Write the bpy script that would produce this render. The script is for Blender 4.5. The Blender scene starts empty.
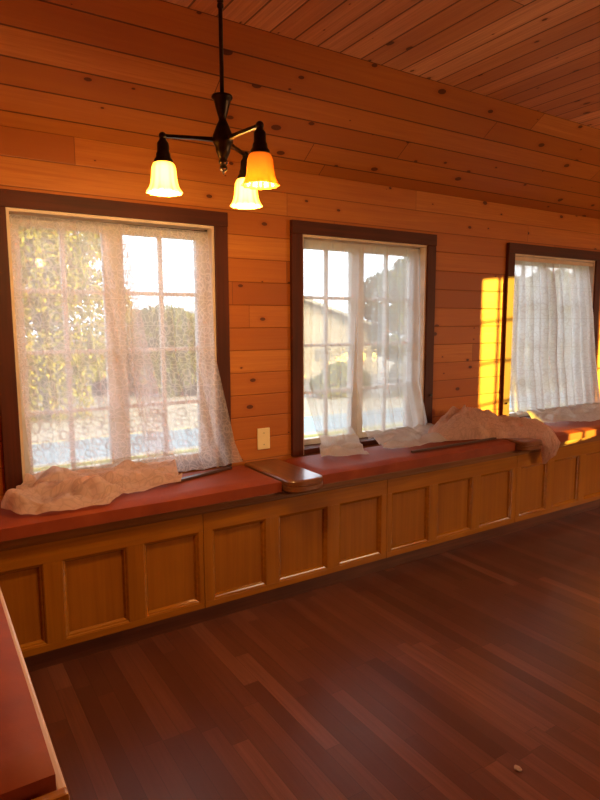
import bpy, bmesh, math, random
from mathutils import Vector, Matrix, noise
random.seed(7)
C = bpy.context.scene.collection
PI = math.pi

# ------------------------------------------------------------------ helpers
def obj(name, bm, mat, parent=None, smooth=False, loc=None):
    me = bpy.data.meshes.new(name)
    bmesh.ops.recalc_face_normals(bm, faces=bm.faces)
    bm.to_mesh(me); bm.free()
    for m in (mat if isinstance(mat, (list, tuple)) else [mat]):
        me.materials.append(m)
    if smooth:
        for p in me.polygons: p.use_smooth = True
    o = bpy.data.objects.new(name, me); C.objects.link(o)
    if parent: o.parent = parent
    if loc: o.location = loc
    return o

def tag(o, label=None, cat=None, group=None, kind=None):
    if label: o['label'] = label
    if cat: o['category'] = cat
    if group: o['group'] = group
    if kind: o['kind'] = kind
    return o

def empty(name, loc=(0, 0, 0), rz=0, **k):
    o = bpy.data.objects.new(name, None); C.objects.link(o)
    o.empty_display_size = .1
    o.location = loc; o.rotation_euler = (0, 0, rz)
    return tag(o, **k)

def box(bm, x0, x1, y0, y1, z0, z1, bev=0, seg=2):
    vs = [bm.verts.new((x, y, z)) for x in (x0, x1) for y in (y0, y1) for z in (z0, z1)]
    f = [(0, 1, 3, 2), (4, 6, 7, 5), (0, 4, 5, 1), (2, 3, 7, 6), (0, 2, 6, 4), (1, 5, 7, 3)]
    fs = [bm.faces.new([vs[i] for i in q]) for q in f]
    if bev:
        es = list({e for q in fs for e in q.edges})
        bmesh.ops.bevel(bm, geom=es, offset=bev, segments=seg, profile=.6, affect='EDGES')
    return bm

def B(*a, **k):
    bm = bmesh.new(); return box(bm, *a, **k)

def tube(bm, pts, rs, n=12, cap=True):
    pts = [Vector(p) for p in pts]
    if not isinstance(rs, (list, tuple)): rs = [rs] * len(pts)
    rings = []; prev = None
    for i, p in enumerate(pts):
        d = (pts[min(i + 1, len(pts) - 1)] - pts[max(i - 1, 0)]).normalized()
        if prev is None:
            a = d.orthogonal().normalized()
        else:
            a = (prev - d * prev.dot(d)).normalized()
        prev = a; b = d.cross(a)
        rings.append([bm.verts.new(p + (a * math.cos(t) + b * math.sin(t)) * rs[i])
                      for t in (2 * PI * k / n for k in range(n))])
    for r0, r1 in zip(rings, rings[1:]):
        for k in range(n):
            bm.faces.new((r0[k], r0[(k + 1) % n], r1[(k + 1) % n], r1[k]))
    if cap:
        bm.faces.new(rings[0][::-1]); bm.faces.new(rings[-1])
    return bm

def lathe(bm, prof, n=28, c=(0, 0, 0), lobes=0, amp=0, cap=False):
    """prof: (r, z) list; lobes ripple the radius by amp(z index)"""
    rings = []
    for i, (r, z) in enumerate(prof):
        a_ = amp[i] if isinstance(amp, (list, tuple)) else amp
        rings.append([bm.verts.new((c[0] + (r + a_ * math.cos(lobes * t)) * math.cos(t),
                                    c[1] + (r + a_ * math.cos(lobes * t)) * math.sin(t), c[2] + z))
                      for t in (2 * PI * k / n for k in range(n))])
    for r0, r1 in zip(rings, rings[1:]):
        for k in range(n):
            bm.faces.new((r0[k], r0[(k + 1) % n], r1[(k + 1) % n], r1[k]))
    if cap:
        bm.faces.new(rings[0]); bm.faces.new(rings[-1][::-1])
    return bm

def quad_uv(bm, pts, uvs):
    uv = bm.loops.layers.uv.verify()
    f = bm.faces.new([bm.verts.new(p) for p in pts])
    for l, u in zip(f.loops, uvs): l[uv].uv = u
    return f

def planar_uv(o, fn):
    me = o.data
    uv = me.uv_layers.new(name='UVMap') if not me.uv_layers else me.uv_layers[0]
    for p in me.polygons:
        for li in p.loop_indices:
            v = me.vertices[me.loops[li].vertex_index].co
            uv.data[li].uv = fn(v, p.normal)

# ------------------------------------------------------------------ materials
class N:
    def __init__(s, name):
        s.m = bpy.data.materials.new(name); s.m.use_nodes = True
        s.t = s.m.node_tree; s.t.nodes.clear()
        s.out = s.t.nodes.new('ShaderNodeOutputMaterial')
    def n(s, typ, **k):
        nd = s.t.nodes.new('ShaderNode' + typ)
        for a, v in k.items():
            if a == 'inp':
                for i, x in v.items(): s.set(nd, i, x)
            else: setattr(nd, a, v)
        return nd
    def set(s, nd, i, x):
        sock = nd.inputs[i]
        if isinstance(x, bpy.types.NodeSocket): s.t.links.new(x, sock)
        elif isinstance(x, bpy.types.Node): s.t.links.new(x.outputs[0], sock)
        else: sock.default_value = x
    def math(s, op, a, b=0.0, c=0.0, clamp=False):
        nd = s.n('Math', operation=op, use_clamp=clamp, inp={0: a, 1: b, 2: c}); return nd.outputs[0]
    def mix(s, f, a, b, blend='MIX'):
        nd = s.n('Mix', data_type='RGBA', blend_type=blend)
        s.set(nd, 0, f); s.set(nd, 6, a); s.set(nd, 7, b); return nd.outputs[2]
    def ramp(s, f, stops):
        nd = s.n('ValToRGB', inp={0: f}); cr = nd.color_ramp
        while len(cr.elements) > len(stops): cr.elements.remove(cr.elements[-1])
        while len(cr.elements) < len(stops): cr.elements.new(.5)
        for e, (p, c) in zip(cr.elements, stops):
            e.position = p; e.color = c if len(c) == 4 else (*c, 1)
        return nd.outputs[0]
    def bsdf(s, col, rough=.5, bump=None, bs=.3, bd=.002, **k):
        nd = s.n('BsdfPrincipled', inp={'Base Color': col if not isinstance(col, tuple) else (*col[:3], 1), 'Roughness': rough})
        k.setdefault('Specular_IOR_Level', .3)
        for a, v in k.items(): s.set(nd, a.replace('_', ' '), v)
        if bump is not None:
            b = s.n('Bump', inp={'Strength': bs, 'Distance': bd, 'Height': bump}); s.set(nd, 'Normal', b.outputs[0])
        s.t.links.new(nd.outputs[0], s.out.inputs[0]); return nd

def plank_mat(name, w, seglen, tones, grain_dark, rough=.5, groove=.035, knots=1.0, groove_w=.02, joint_w=.0015,
              vary=1.0, bevel=.5, coat=0.0, bump=.6):
    """Boards along U, width w along V (UV in metres)."""
    s = N(name)
    uv = s.n('UVMap'); sep = s.n('SeparateXYZ', inp={0: uv.outputs[0]})
    U, V = sep.outputs[0], sep.outputs[1]
    r = s.math('DIVIDE', V, w); row = s.math('FLOOR', r); fr = s.math('SUBTRACT', r, row)
    rn = s.n('TexWhiteNoise', noise_dimensions='1D', inp={'W': s.math('ADD', row, 3.7)}).outputs[0]
    us = s.math('ADD', s.math('DIVIDE', U, seglen), s.math('MULTIPLY', rn, 7.31))
    seg = s.math('FLOOR', us); fu = s.math('SUBTRACT', us, seg)
    cmb = s.n('CombineXYZ', inp={0: row, 1: seg, 2: 0.5})
    wn = s.n('TexWhiteNoise', noise_dimensions='3D', inp={0: cmb.outputs[0]})
    tone = s.ramp(wn.outputs[0], tones)
    # grain, offset per board
    off = s.math('MULTIPLY', wn.outputs[0], 37.0)
    g = s.n('CombineXYZ', inp={0: s.math('ADD', s.math('MULTIPLY', U, 1.6), off), 1: s.math('MULTIPLY', V, 55.0), 2: off})
    gn = s.n('TexNoise', inp={0: g.outputs[0], 'Scale': 1.3, 'Detail': 5.0, 'Roughness': .62, 'Distortion': .9}).outputs[0]
    gr = s.ramp(gn, [(.32, (0, 0, 0)), (.72, (1, 1, 1))])
    g2 = s.n('CombineXYZ', inp={0: s.math('ADD', s.math('MULTIPLY', U, 1.1), off), 1: s.math('MULTIPLY', V, 7.0), 2: off})
    g2n = s.n('TexNoise', inp={0: g2.outputs[0], 'Scale': 1.0, 'Detail': 3.0}).outputs[0]
    col = s.mix(s.math('MULTIPLY', s.math('SUBTRACT', 1.0, gr), .6 * vary), tone, (*grain_dark, 1))
    col = s.mix(s.math('MULTIPLY', s.ramp(g2n, [(.42, (0, 0, 0)), (.7, (1, 1, 1))]), .35 * vary), col, (*grain_dark, 1))
    if knots:
        kv = s.n('CombineXYZ', inp={0: s.math('ADD', s.math('MULTIPLY', U, 5.0), off), 1: s.math('MULTIPLY', V, 9.0), 2: 0.0})
        vo = s.n('TexVoronoi', voronoi_dimensions='2D', inp={'Vector': kv.outputs[0], 'Scale': 1.0, 'Randomness': 1.0})
        # only some cells have a knot, of varying size
        sp = s.n('SeparateColor', inp={0: vo.outputs['Color']})
        size = s.math('MULTIPLY', s.math('MAXIMUM', s.math('SUBTRACT', sp.outputs[0], 1 - .50 * knots), 0.0), .26)
        k = s.math('LESS_THAN', vo.outputs['Distance'], size)
        halo = s.math('SMOOTH_MIN', s.math('DIVIDE', vo.outputs['Distance'], s.math('ADD', s.math('MULTIPLY', size, 2.6), .0001)), 1.0, .1)
        halo = s.math('SUBTRACT', 1.0, halo, clamp=True)
        col = s.mix(s.math('MULTIPLY', halo, .55), col, (grain_dark[0] * .8, grain_dark[1] * .6, grain_dark[2] * .5, 1))
        col = s.mix(s.math('MULTIPLY', k, .88), col, (grain_dark[0] * .22, grain_dark[1] * .18, grain_dark[2] * .2, 1))
    # grooves
    e = s.math('MINIMUM', fr, s.math('SUBTRACT', 1.0, fr))
    gm = s.math('LESS_THAN', e, groove_w)
    eu = s.math('MULTIPLY', s.math('MINIMUM', fu, s.math('SUBTRACT', 1.0, fu)), seglen)
    jm = s.math('LESS_THAN', eu, joint_w)
    mk = s.math('MAXIMUM', gm, jm)
    col = s.mix(s.math('MULTIPLY', mk, groove if groove > .1 else (.8 if groove else .35)), col, (grain_dark[0] * .16, grain_dark[1] * .12, grain_dark[2] * .12, 1))
    sl = s.math('DIVIDE', s.math('MINIMUM', e, groove_w * 2.2), groove_w * 2.2)
    h = s.math('ADD', s.math('MULTIPLY', s.math('MINIMUM', sl, s.math('SUBTRACT', 1.0, jm)), bevel), s.math('MULTIPLY', gr, .07))
    rr = s.math('ADD', rough, s.math('MULTIPLY', gn, .18))
    s.bsdf(col, rr, bump=h, bs=bump, bd=.004, Coat_Weight=coat, Coat_Roughness=.18)
    return s.m

def wood_mat(name, c1, c2, rough=.45, axis='X', scale=1.0, coat=0.0, amount=1.0):
    s = N(name)
    tc = s.n('TexCoord'); sep = s.n('SeparateXYZ', inp={0: tc.outputs['Object']})
    mul = {'X': (1.5, 45, 45), 'Y': (45, 1.5, 45), 'Z': (45, 45, 1.5)}[axis]
    v = s.n('VectorMath', operation='MULTIPLY', inp={0: tc.outputs['Object'], 1: tuple(q * scale for q in mul)})
    g = s.n('TexNoise', inp={0: v.outputs[0], 'Scale': 1.0, 'Detail': 4.0, 'Distortion': .7}).outputs[0]
    big = s.n('TexNoise', inp={0: tc.outputs['Object'], 'Scale': 3.0, 'Detail': 2.0}).outputs[0]
    f = s.math('ADD', s.math('MULTIPLY', g, .65), s.math('MULTIPLY', big, .45))
    col = s.ramp(f, [(.35, c1), (.72, c2)])
    s.bsdf(col, rough, bump=g, bs=.12, bd=.001, Coat_Weight=coat, Coat_Roughness=.12)
    return s.m

def plain(name, col, rough=.6, nz=0.06, scale=12, **k):
    s = N(name)
    tc = s.n('TexCoord')
    n_ = s.n('TexNoise', inp={0: tc.outputs['Object'], 'Scale': scale, 'Detail': 4.0}).outputs[0]
    c = s.ramp(n_, [(.3, tuple(max(0, q * (1 - nz * 3)) for q in col)), (.7, tuple(min(1, q * (1 + nz * 3)) for q in col))])
    s.bsdf(c, rough, bump=n_, bs=.1, bd=.001, **k)
    return s.m

M = {}
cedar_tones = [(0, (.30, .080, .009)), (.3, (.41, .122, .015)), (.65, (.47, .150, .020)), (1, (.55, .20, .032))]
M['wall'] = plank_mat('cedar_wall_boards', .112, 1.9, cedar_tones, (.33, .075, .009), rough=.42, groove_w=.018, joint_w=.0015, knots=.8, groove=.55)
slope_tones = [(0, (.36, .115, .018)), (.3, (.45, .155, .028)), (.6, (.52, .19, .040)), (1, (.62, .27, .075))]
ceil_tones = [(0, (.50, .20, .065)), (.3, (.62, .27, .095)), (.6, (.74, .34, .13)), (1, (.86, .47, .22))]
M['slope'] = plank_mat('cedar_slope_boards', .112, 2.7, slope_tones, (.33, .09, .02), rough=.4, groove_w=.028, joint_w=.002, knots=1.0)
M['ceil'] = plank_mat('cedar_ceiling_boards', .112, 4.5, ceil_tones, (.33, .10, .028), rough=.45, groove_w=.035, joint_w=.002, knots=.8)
M['floor'] = plank_mat('dark_hardwood_floor', .058, .62, [(0, (.080, .023, .015)), (.35, (.115, .035, .023)), (.8, (.165, .054, .036)), (1, (.23, .082, .055))],
                       (.075, .02, .012), rough=.26, groove=0, groove_w=.02, joint_w=.0012, knots=0, bevel=.12, bump=.25, vary=1.0)
M['casing_z'] = wood_mat('dark_stained_casing_upright', (.036, .0055, .001), (.085, .013, .002), .62, 'Z')
M['casing_x'] = wood_mat('dark_stained_casing_level', (.036, .0055, .001), (.085, .013, .002), .62, 'X')
M['jamb'] = plain('cream_painted_jamb', (.62, .47, .36), .5, .04)
M['sash'] = plain('white_painted_sash', (.66, .62, .58), .45, .03)
M['oak_z'] = wood_mat('golden_oak_upright', (.22, .068, .003), (.34, .118, .006), .36, 'Z')
M['oak_x'] = wood_mat('golden_oak_level', (.22, .068, .003), (.34, .118, .006), .36, 'X')
M['bead'] = wood_mat('golden_oak_bead', (.22, .068, .003), (.34, .118, .006), .22, 'X', coat=.8)
M['oak_panel'] = wood_mat('golden_oak_panel', (.22, .066, .003), (.32, .108, .007), .38, 'Z', .8)
M['brown'] = wood_mat('brown_oiled_seat_board', (.12, .038, .006), (.20, .068, .012), .4, 'X')
M['toe'] = wood_mat('dark_red_toe_board', (.055, .015, .008), (.13, .04, .02), .4, 'X')
M['arm'] = wood_mat('varnished_walnut_divider', (.11, .034, .010), (.21, .075, .026), .3, 'Y', coat=.3)
M['stick'] = wood_mat('dark_brown_rod', (.035, .012, .008), (.08, .028, .016), .4, 'X')
M['bronze'] = plain('dark_bronze', (.030, .018, .011), .33, .1, 60, Metallic=.75)
M['bulb'] = None
M['plate'] = plain('ivory_plastic', (.80, .63, .36), .4, .02)
M['screw'] = plain('steel', (.35, .3, .22), .35, .05, Metallic=.9)
M['iron'] = plain('black_iron', (.02, .012, .01), .5, .1)
M['trimpale'] = wood_mat('pale_edge_wood', (.50, .30, .22), (.66, .46, .38), .3, 'Y', coat=.5)  # edge strip wood, toned paler than the board behind it

def vinyl():
    s = N('red_vinyl_cushion'); tc = s.n('TexCoord')
    n1 = s.n('TexNoise', inp={0: tc.outputs['Object'], 'Scale': 7.0, 'Detail': 5.0, 'Roughness': .6}).outputs[0]
    n2 = s.n('TexNoise', inp={0: tc.outputs['Object'], 'Scale': 220.0, 'Detail': 2.0}).outputs[0]
    n3 = s.n('TexNoise', inp={0: tc.outputs['Object'], 'Scale': 5.0, 'Detail': 1.0}).outputs[0]
    c = s.ramp(n1, [(.25, (.17, .026, .008)), (.6, (.235, .042, .012)), (.85, (.29, .064, .022))])
    h = s.math('ADD', s.math('MULTIPLY', n2, .2), s.math('MULTIPLY', n3, 1.2))
    s.bsdf(c, s.math('ADD', s.math('MULTIPLY', n1, .2), .52), Specular_IOR_Level=.2, bump=h, bs=.25, bd=.004)
    return s.m
M['vinyl'] = vinyl()

def lace(name, base, line, col=(.80, .74, .72), grid=.105):
    """Net fabric: open weave with denser vine tracery; UV in metres."""
    s = N(name); uv = s.n('UVMap')
    dn = s.n('TexNoise', inp={0: uv.outputs[0], 'Scale': 22.0, 'Detail': 2.0})
    v = s.n('VectorMath', operation='MULTIPLY_ADD', inp={0: dn.outputs['Color'], 1: (.035, .035, 0), 2: uv.outputs[0]})
    vo = s.n('TexVoronoi', feature='DISTANCE_TO_EDGE', voronoi_dimensions='2D', inp={'Vector': v.outputs[0], 'Scale': 40.0})
    l1 = s.math('LESS_THAN', vo.outputs[0], .085)
    vo2 = s.n('TexVoronoi', voronoi_dimensions='2D', inp={'Vector': v.outputs[0], 'Scale': 15.0})
    ring = s.math('LESS_THAN', s.math('ABSOLUTE', s.math('SUBTRACT', vo2.outputs['Distance'], .26)), .05)
    sep = s.n('SeparateXYZ', inp={0: uv.outputs[0]})
    gy = s.math('FRACT', s.math('DIVIDE', sep.outputs[1], grid))
    gl = s.math('LESS_THAN', gy, .03)
    m = s.math('MAXIMUM', s.math('MAXIMUM', s.math('MULTIPLY', l1, .75), ring), gl)
    big = s.n('TexNoise', inp={0: uv.outputs[0], 'Scale': 3.0, 'Detail': 2.0}).outputs[0]
    a = s.math('ADD', s.math('ADD', s.math('MULTIPLY', m, line), base), s.math('MULTIPLY', s.math('SUBTRACT', big, .5), .12), clamp=True)
    c = s.mix(s.math('MULTIPLY', m, .6), (*col, 1), (col[0] * .62, col[1] * .58, col[2] * .56, 1))
    d = s.n('BsdfDiffuse', inp={0: c}); t = s.n('BsdfTranslucent', inp={0: c})
    dt = s.n('MixShader', inp={0: .55, 1: d.outputs[0], 2: t.outputs[0]})
    tr = s.n('BsdfTransparent')
    mx = s.n('MixShader', inp={0: a, 1: tr.outputs[0], 2: dt.outputs[0]})
    s.t.links.new(mx.outputs[0], s.out.inputs[0])
    return s.m
M['lace1'] = lace('pink_lace_vine_net', .44, .38, (.84, .77, .82))
M['lace1b'] = lace('pink_lace_vine_net_light', .38, .38, (.84, .77, .82))
M['lace2a'] = lace('white_net_thin', .48, .14, (.84, .84, .86), .19)
M['lace2b'] = lace('white_net_thick', .56, .16, (.84, .84, .86), .19)
M['lace3'] = lace('white_net_dense', .76, .12, (.86, .88, .90), .19)
M['lace2c'] = lace('white_net_hem', .70, .16, (.84, .80, .80), .19)
M['lacepile'] = lace('pink_lace_gathered', .90, .10, (.80, .56, .49))

def glass():
    s = N('window_glass'); tr = s.n('BsdfTransparent', inp={0: (.96, .98, .97, 1)}); gl = s.n('BsdfGlossy', inp={0: (1, 1, 1, 1), 1: .02})
    fr = s.n('Fresnel', inp={0: 1.45}); mx = s.n('MixShader', inp={0: s.math('MULTIPLY', fr.outputs[0], .3), 1: tr.outputs[0], 2: gl.outputs[0]})
    s.t.links.new(mx.outputs[0], s.out.inputs[0]); return s.m
M['glass'] = glass()

def shade_mat(name, col, e, ecol):
    s = N(name); tc = s.n('TexCoord')
    n_ = s.n('TexNoise', inp={0: tc.outputs['Object'], 'Scale': 30.0, 'Detail': 3.0}).outputs[0]
    c = s.mix(n_, (*col, 1), (col[0] * .85, col[1] * .75, col[2] * .6, 1))
    d = s.n('BsdfDiffuse', inp={0: c}); t = s.n('BsdfTranslucent', inp={0: c}); g = s.n('BsdfGlossy', inp={0: (1, 1, 1, 1), 1: .15})
    a = s.n('MixShader', inp={0: .6, 1: d.outputs[0], 2: t.outputs[0]}); b = s.n('MixShader', inp={0: .06, 1: a.outputs[0], 2: g.outputs[0]})
    lw = s.n('LayerWeight', inp={0: .5}); st_ = s.math('MULTIPLY', s.math('POWER', s.math('SUBTRACT', 1.0, lw.outputs['Facing']), 1.6), e)
    em = s.n('Emission', inp={0: (*ecol, 1), 1: st_}); ad = s.n('AddShader', inp={0: b.outputs[0], 1: em.outputs[0]})
    s.t.links.new(ad.outputs[0], s.out.inputs[0]); return s.m
def emit(name, col, e):
    s = N(name); em = s.n('Emission', inp={0: (*col, 1), 1: e}); s.t.links.new(em.outputs[0], s.out.inputs[0]); return s.m

# ------------------------------------------------------------------ room shell
XL, XR, YB, YW = -.25, 6.5, -2.6, 2.67
WT, CZ, YC = 2.065, 2.42, 2.15          # wall top under the slope, flat ceiling height, crease

def wall_cells(openings, a0, a1, z0, z1):
    """rects of a wall a0..a1 x z0..z1 minus openings (a,b,za,zb)"""
    As = sorted({a0, a1, *[q for o in openings for q in o[:2]]}); Zs = sorted({z0, z1, *[q for o in openings for q in o[2:]]})
    out = []
    for A0, A1 in zip(As, As[1:]):
        for Z0, Z1 in zip(Zs, Zs[1:]):
            ca, cz = (A0 + A1) / 2, (Z0 + Z1) / 2
            if not any(o[0] < ca < o[1] and o[2] < cz < o[3] for o in openings): out.append((A0, A1, Z0, Z1))
    return out

W = [(.335, 1.222), (1.712, 2.595), (3.385, 4.312)]
ZB, ZT = .60, 1.757
bm = bmesh.new()
for a, b, c, d in wall_cells([(x0, x1, ZB, ZT) for x0, x1 in W], XL - .15, XR + .15, -.02, CZ + .1):
    box(bm, a, b, YW, YW + .17, c, d)
bmesh.ops.remove_doubles(bm, verts=bm.verts, dist=1e-5)
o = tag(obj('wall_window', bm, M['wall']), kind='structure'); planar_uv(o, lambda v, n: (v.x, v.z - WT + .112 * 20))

SW = [(-.87, -.41, .74, 1.92), (.46, 1.36, .84, 1.92)]      # right wall openings (Y, Z)
bm = bmesh.new()
for a, b, c, d in wall_cells(SW, YB - .15, YW + .17, -.02, CZ + .1): box(bm, XR, XR + .15, a, b, c, d)
o = tag(obj('wall_right', bm, M['wall']), kind='structure'); planar_uv(o, lambda v, n: (v.y, v.z))
RW = [(3.3, 5.9, .55, 2.1)]  # unseen back wall opening, added to let more daylight in
bm = bmesh.new()
for a, b, c, d in wall_cells(RW, XL - .15, XR + .15, -.02, CZ + .1): box(bm, a, b, YB - .15, YB, c, d)
o = tag(obj('wall_back', bm, M['wall']), kind='structure'); planar_uv(o, lambda v, n: (v.x, v.z))
o = tag(obj('wall_left', B(XL - .15, XL, YB - .15, YW + .17, -.02, CZ + .1), M['wall']), kind='structure'); planar_uv(o, lambda v, n: (v.y, v.z))

o = tag(obj('floor', B(XL - .15, XR + .15, YB - .15, YW + .17, -.08, 0), M['floor']), kind='structure'); planar_uv(o, lambda v, n: (v.y, v.x + 5))
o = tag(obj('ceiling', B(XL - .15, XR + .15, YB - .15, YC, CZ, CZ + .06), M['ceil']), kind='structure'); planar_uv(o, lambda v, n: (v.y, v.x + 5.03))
L = math.hypot(YW - YC, CZ - WT)
bm = bmesh.new(); uvl = bm.loops.layers.uv.verify()
p = [(XL - .15, YC), (XR + .15, YC)]
def sl(x, k, up=0):
    return (x, YC + (YW - YC) * k, CZ + (WT - CZ) * k + up)
quad_uv(bm, [sl(XL - .15, 0), sl(XR + .15, 0), sl(XR + .15, 1), sl(XL - .15, 1)], [(XL, 5.6), (XR + .3, 5.6), (XR + .3, 5.6 - L), (XL, 5.6 - L)])
quad_uv(bm, [sl(XL - .15, 0, .06), sl(XL - .15, 1, .06), sl(XR + .15, 1, .06), sl(XR + .15, 0, .06)], [(XL, 5.6), (XL, 5.6 - L), (XR, 5.6 - L), (XR, 5.6)])
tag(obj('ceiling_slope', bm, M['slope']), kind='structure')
# roof so that no daylight leaks in above the ceiling
tag(obj('roof', B(XL - .4, XR + .4, YB - .4, YW + .45, CZ + .1, CZ + .2), M['toe']), kind='structure')

# ------------------------------------------------------------------ windows
def sash(parent, x0, x1, z0, z1, y, cols=2, rows=4, st=.045, th=.035, ws=None, bot=.045, rot=None):
    """one casement: stiles, rails, muntins as one mesh + glass child"""
    bm = bmesh.new()
    box(bm, x0, x0 + st, y, y + th, z0, z1, .004); box(bm, x1 - st, x1, y, y + th, z0, z1, .004)
    box(bm, x0 + st, x1 - st, y, y + th, z0, z0 + bot, .004); box(bm, x0 + st, x1 - st, y, y + th, z1 - st, z1, .004)
    s_ = obj('sash', bm, M['sash'], parent)
    bm = bmesh.new()
    gx0, gx1, gz0, gz1 = x0 + st, x1 - st, z0 + bot, z1 - st
    for k in range(1, cols):
        c = gx0 + (gx1 - gx0) * k / cols; box(bm, c - .010, c + .010, y + .006, y + .026, gz0, gz1, .003)
    for k in range(1, rows):
        c = gz0 + (gz1 - gz0) * k / rows; box(bm, gx0, gx1, y + .007, y + .025, c - .009, c + .009, .003)
    obj('muntins', bm, M['sash'], s_)
    obj('glass', B(gx0, gx1, y + .014, y + .018, gz0, gz1), M['glass'], s_)
    return s_

def window(n, x0, x1):
    w = empty('window_%d' % n, (0, 0, 0), kind='structure')
    cw, cy = .066, YW - .022
    cas = empty('casing', (0, 0, 0)); cas.parent = w
    obj('side_casing', B(x0 - cw, x0, cy, YW, .60, ZT, .003), M['casing_z'], cas)
    obj('side_casing', B(x1, x1 + cw, cy, YW, .60, ZT, .003), M['casing_z'], cas)
    obj('head_casing', B(x0 - cw, x1 + cw, cy - .004, YW, ZT, ZT + cw, .003), M['casing_x'], cas)
    bm = bmesh.new(); t = .012
    box(bm, x0, x0 + t, YW - .01, YW + .16, ZB, ZT); box(bm, x1 - t, x1, YW - .01, YW + .16, ZB, ZT)
    box(bm, x0 + t, x1 - t, YW - .01, YW + .16, ZT - t, ZT)
    obj('jamb', bm, M['jamb'], w)
    obj('sill', B(x0 + t, x1 - t, YW - .012, YW + .19, ZB, ZB + .03, .004), M['casing_x'], w)
    c = (x0 + x1) / 2 - .008
    ys = YW + .075
    zb, zt = ZB + .03, ZT - t
    sash(w, x0 + t, c, zb, zt, ys, bot=.034)
    sash(w, c, x1 - t, zb, zt, ys, bot=.034)
    return w
w1 = window(1, *W[0]); w2 = window(2, *W[1]); w3 = window(3, *W[2])
for w, (x, z) in ((w2, (2.634, .865)), (w3, (3.352, .76))):
    bm = bmesh.new(); tube(bm, [(x, YW - .020, z), (x, YW - .036, z)], [.006, .0075], 10); obj('hook_screw', bm, M['iron'], w)

# windows behind the camera, daylight comes through them
def side_window(n, y0, y1, z0, z1, cols):
    w = empty('window_%d' % n, (XR, 0, 0), -PI / 2, kind='structure')   # local x = -worldY, local y = +worldX
    a, b = -y1, -y0
    bm = bmesh.new()
    box(bm, a - .066, a, -.022, 0, z0 - .066, z1 + .066); box(bm, b, b + .066, -.022, 0, z0 - .066, z1 + .066)
    box(bm, a, b, -.022, 0, z1, z1 + .066); box(bm, a, b, -.022, 0, z0 - .066, z0)
    w.rotation_euler = (0, 0, -PI / 2)
    obj('casing', bm, M['casing_x'], w)
    if cols == 1: sash(w, a, b, z0, z1, .06, 2)
    else:
        m = (a + b) / 2; sash(w, a, m, z0, z1, .06, 2); sash(w, m, b, z0, z1, .06, 2)
for i, (a, b, c, d) in enumerate(SW): side_window(4 + i, a, b, c, d, 1 if b - a < .6 else 2)
for i, (a, b, c, d) in enumerate(RW):
    w = empty('window_%d' % (6 + i), (0, YB, 0), PI, kind='structure')
    bm = bmesh.new(); A, B_ = -b, -a
    box(bm, A - .066, A, -.022, 0, c - .066, d + .066); box(bm, B_, B_ + .066, -.022, 0, c - .066, d + .066)
    box(bm, A, B_, -.022, 0, d, d + .066); box(bm, A, B_, -.022, 0, c - .066, c)
    obj('casing', bm, M['casing_x'], w)
    m = (A + B_) / 2
    sash(w, A, m, c, d, .06, 3); sash(w, m, B_, c, d, .06, 3)

tag(obj('baseboard_window', B(XL, 5.9, 2.335, 2.355, 0, .088, .002), M['toe']), kind='structure')

# ------------------------------------------------------------------ panelled bench cabinets
CH = .50
def cabinet(name, loc, rz, w, panels, depth, z0=.075, **t):
    """local: front face at y=0, body towards +y; panels = list of (x0,x1) openings"""
    r = empty(name, loc, rz, **t)
    PZ0, PZ1 = .103, .421
    obj('carcass', B(.004, w - .004, .045, depth, 0.0 if z0 == 0 else z0, CH - .002), M['oak_panel'], r)
    bm = bmesh.new(); e = .002
    xs = [0.0012] + [q for p_ in panels for q in p_] + [w - .0012]
    for a, b in zip(xs[::2], xs[1::2]): obj('stile', B(a, b, 0, .045, PZ0, PZ1), M['oak_z'], r)
    box(bm, xs[0], xs[-1], 0, .045, PZ1, CH, .0015)
    obj('top_rail', bm, M['oak_x'], r)
    bm = bmesh.new(); box(bm, xs[0], xs[-1], 0, .045, .075, PZ0, .0015)
    obj('bottom_rail', bm, M['oak_x'], r)
    for a, b in panels:
        pn = obj('panel', B(a - .002, b + .002, .019, .030, PZ0 - .002, PZ1 + .002), M['oak_panel'], r)
        # ogee bead running round the recess
        bm = bmesh.new(); rings = []
        for k, y in ((0.0, .0015), (.004, .0025), (.007, .007), (.012, .009), (.018, .0185)):
            rings.append([bm.verts.new(q) for q in ((a + k, y, PZ0 + k), (b - k, y, PZ0 + k), (b - k, y, PZ1 - k), (a + k, y, PZ1 - k))])
        for r0, r1 in zip(rings, rings[1:]):
            for k in range(4): bm.faces.new((r0[k], r0[(k + 1) % 4], r1[(k + 1) % 4], r1[k]))
        obj('bead', bm, M['bead'], pn)
    return r

FY = 2.31
grp = 'panelled cabinets of the window bench'
def unit(x0, x1, pans, label):
    return cabinet('bench_cabinet', (x0, FY, 0), 0, x1 - x0, [(a - x0, b - x0) for a, b in pans], .345, label=label, cat='cabinet', group=grp)
unit(-.24, .982, [(.10, .342), (.407, .655), (.720, .962)], 'golden oak bench cabinet at the left under the first window, beside the side bench')
unit(.982, 2.010, [(1.024, 1.289), (1.356, 1.632), (1.704, 1.975)], 'golden oak bench cabinet below the ivory wall plate and nearer seat divider')
unit(2.010, 3.048, [(2.044, 2.316), (2.378, 2.656), (2.726, 3.008)], 'golden oak bench cabinet under the middle window with bright lower panel edges')
unit(3.048, 4.080, [(3.088, 3.352), (3.420, 3.700), (3.768, 4.045)], 'golden oak bench cabinet at the right where the gathered lace hangs over')
unit(4.080, 5.12, [(4.12, 4.385), (4.452, 4.728), (4.80, 5.085)], 'golden oak bench cabinet farthest along the wall beyond the last window')

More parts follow.
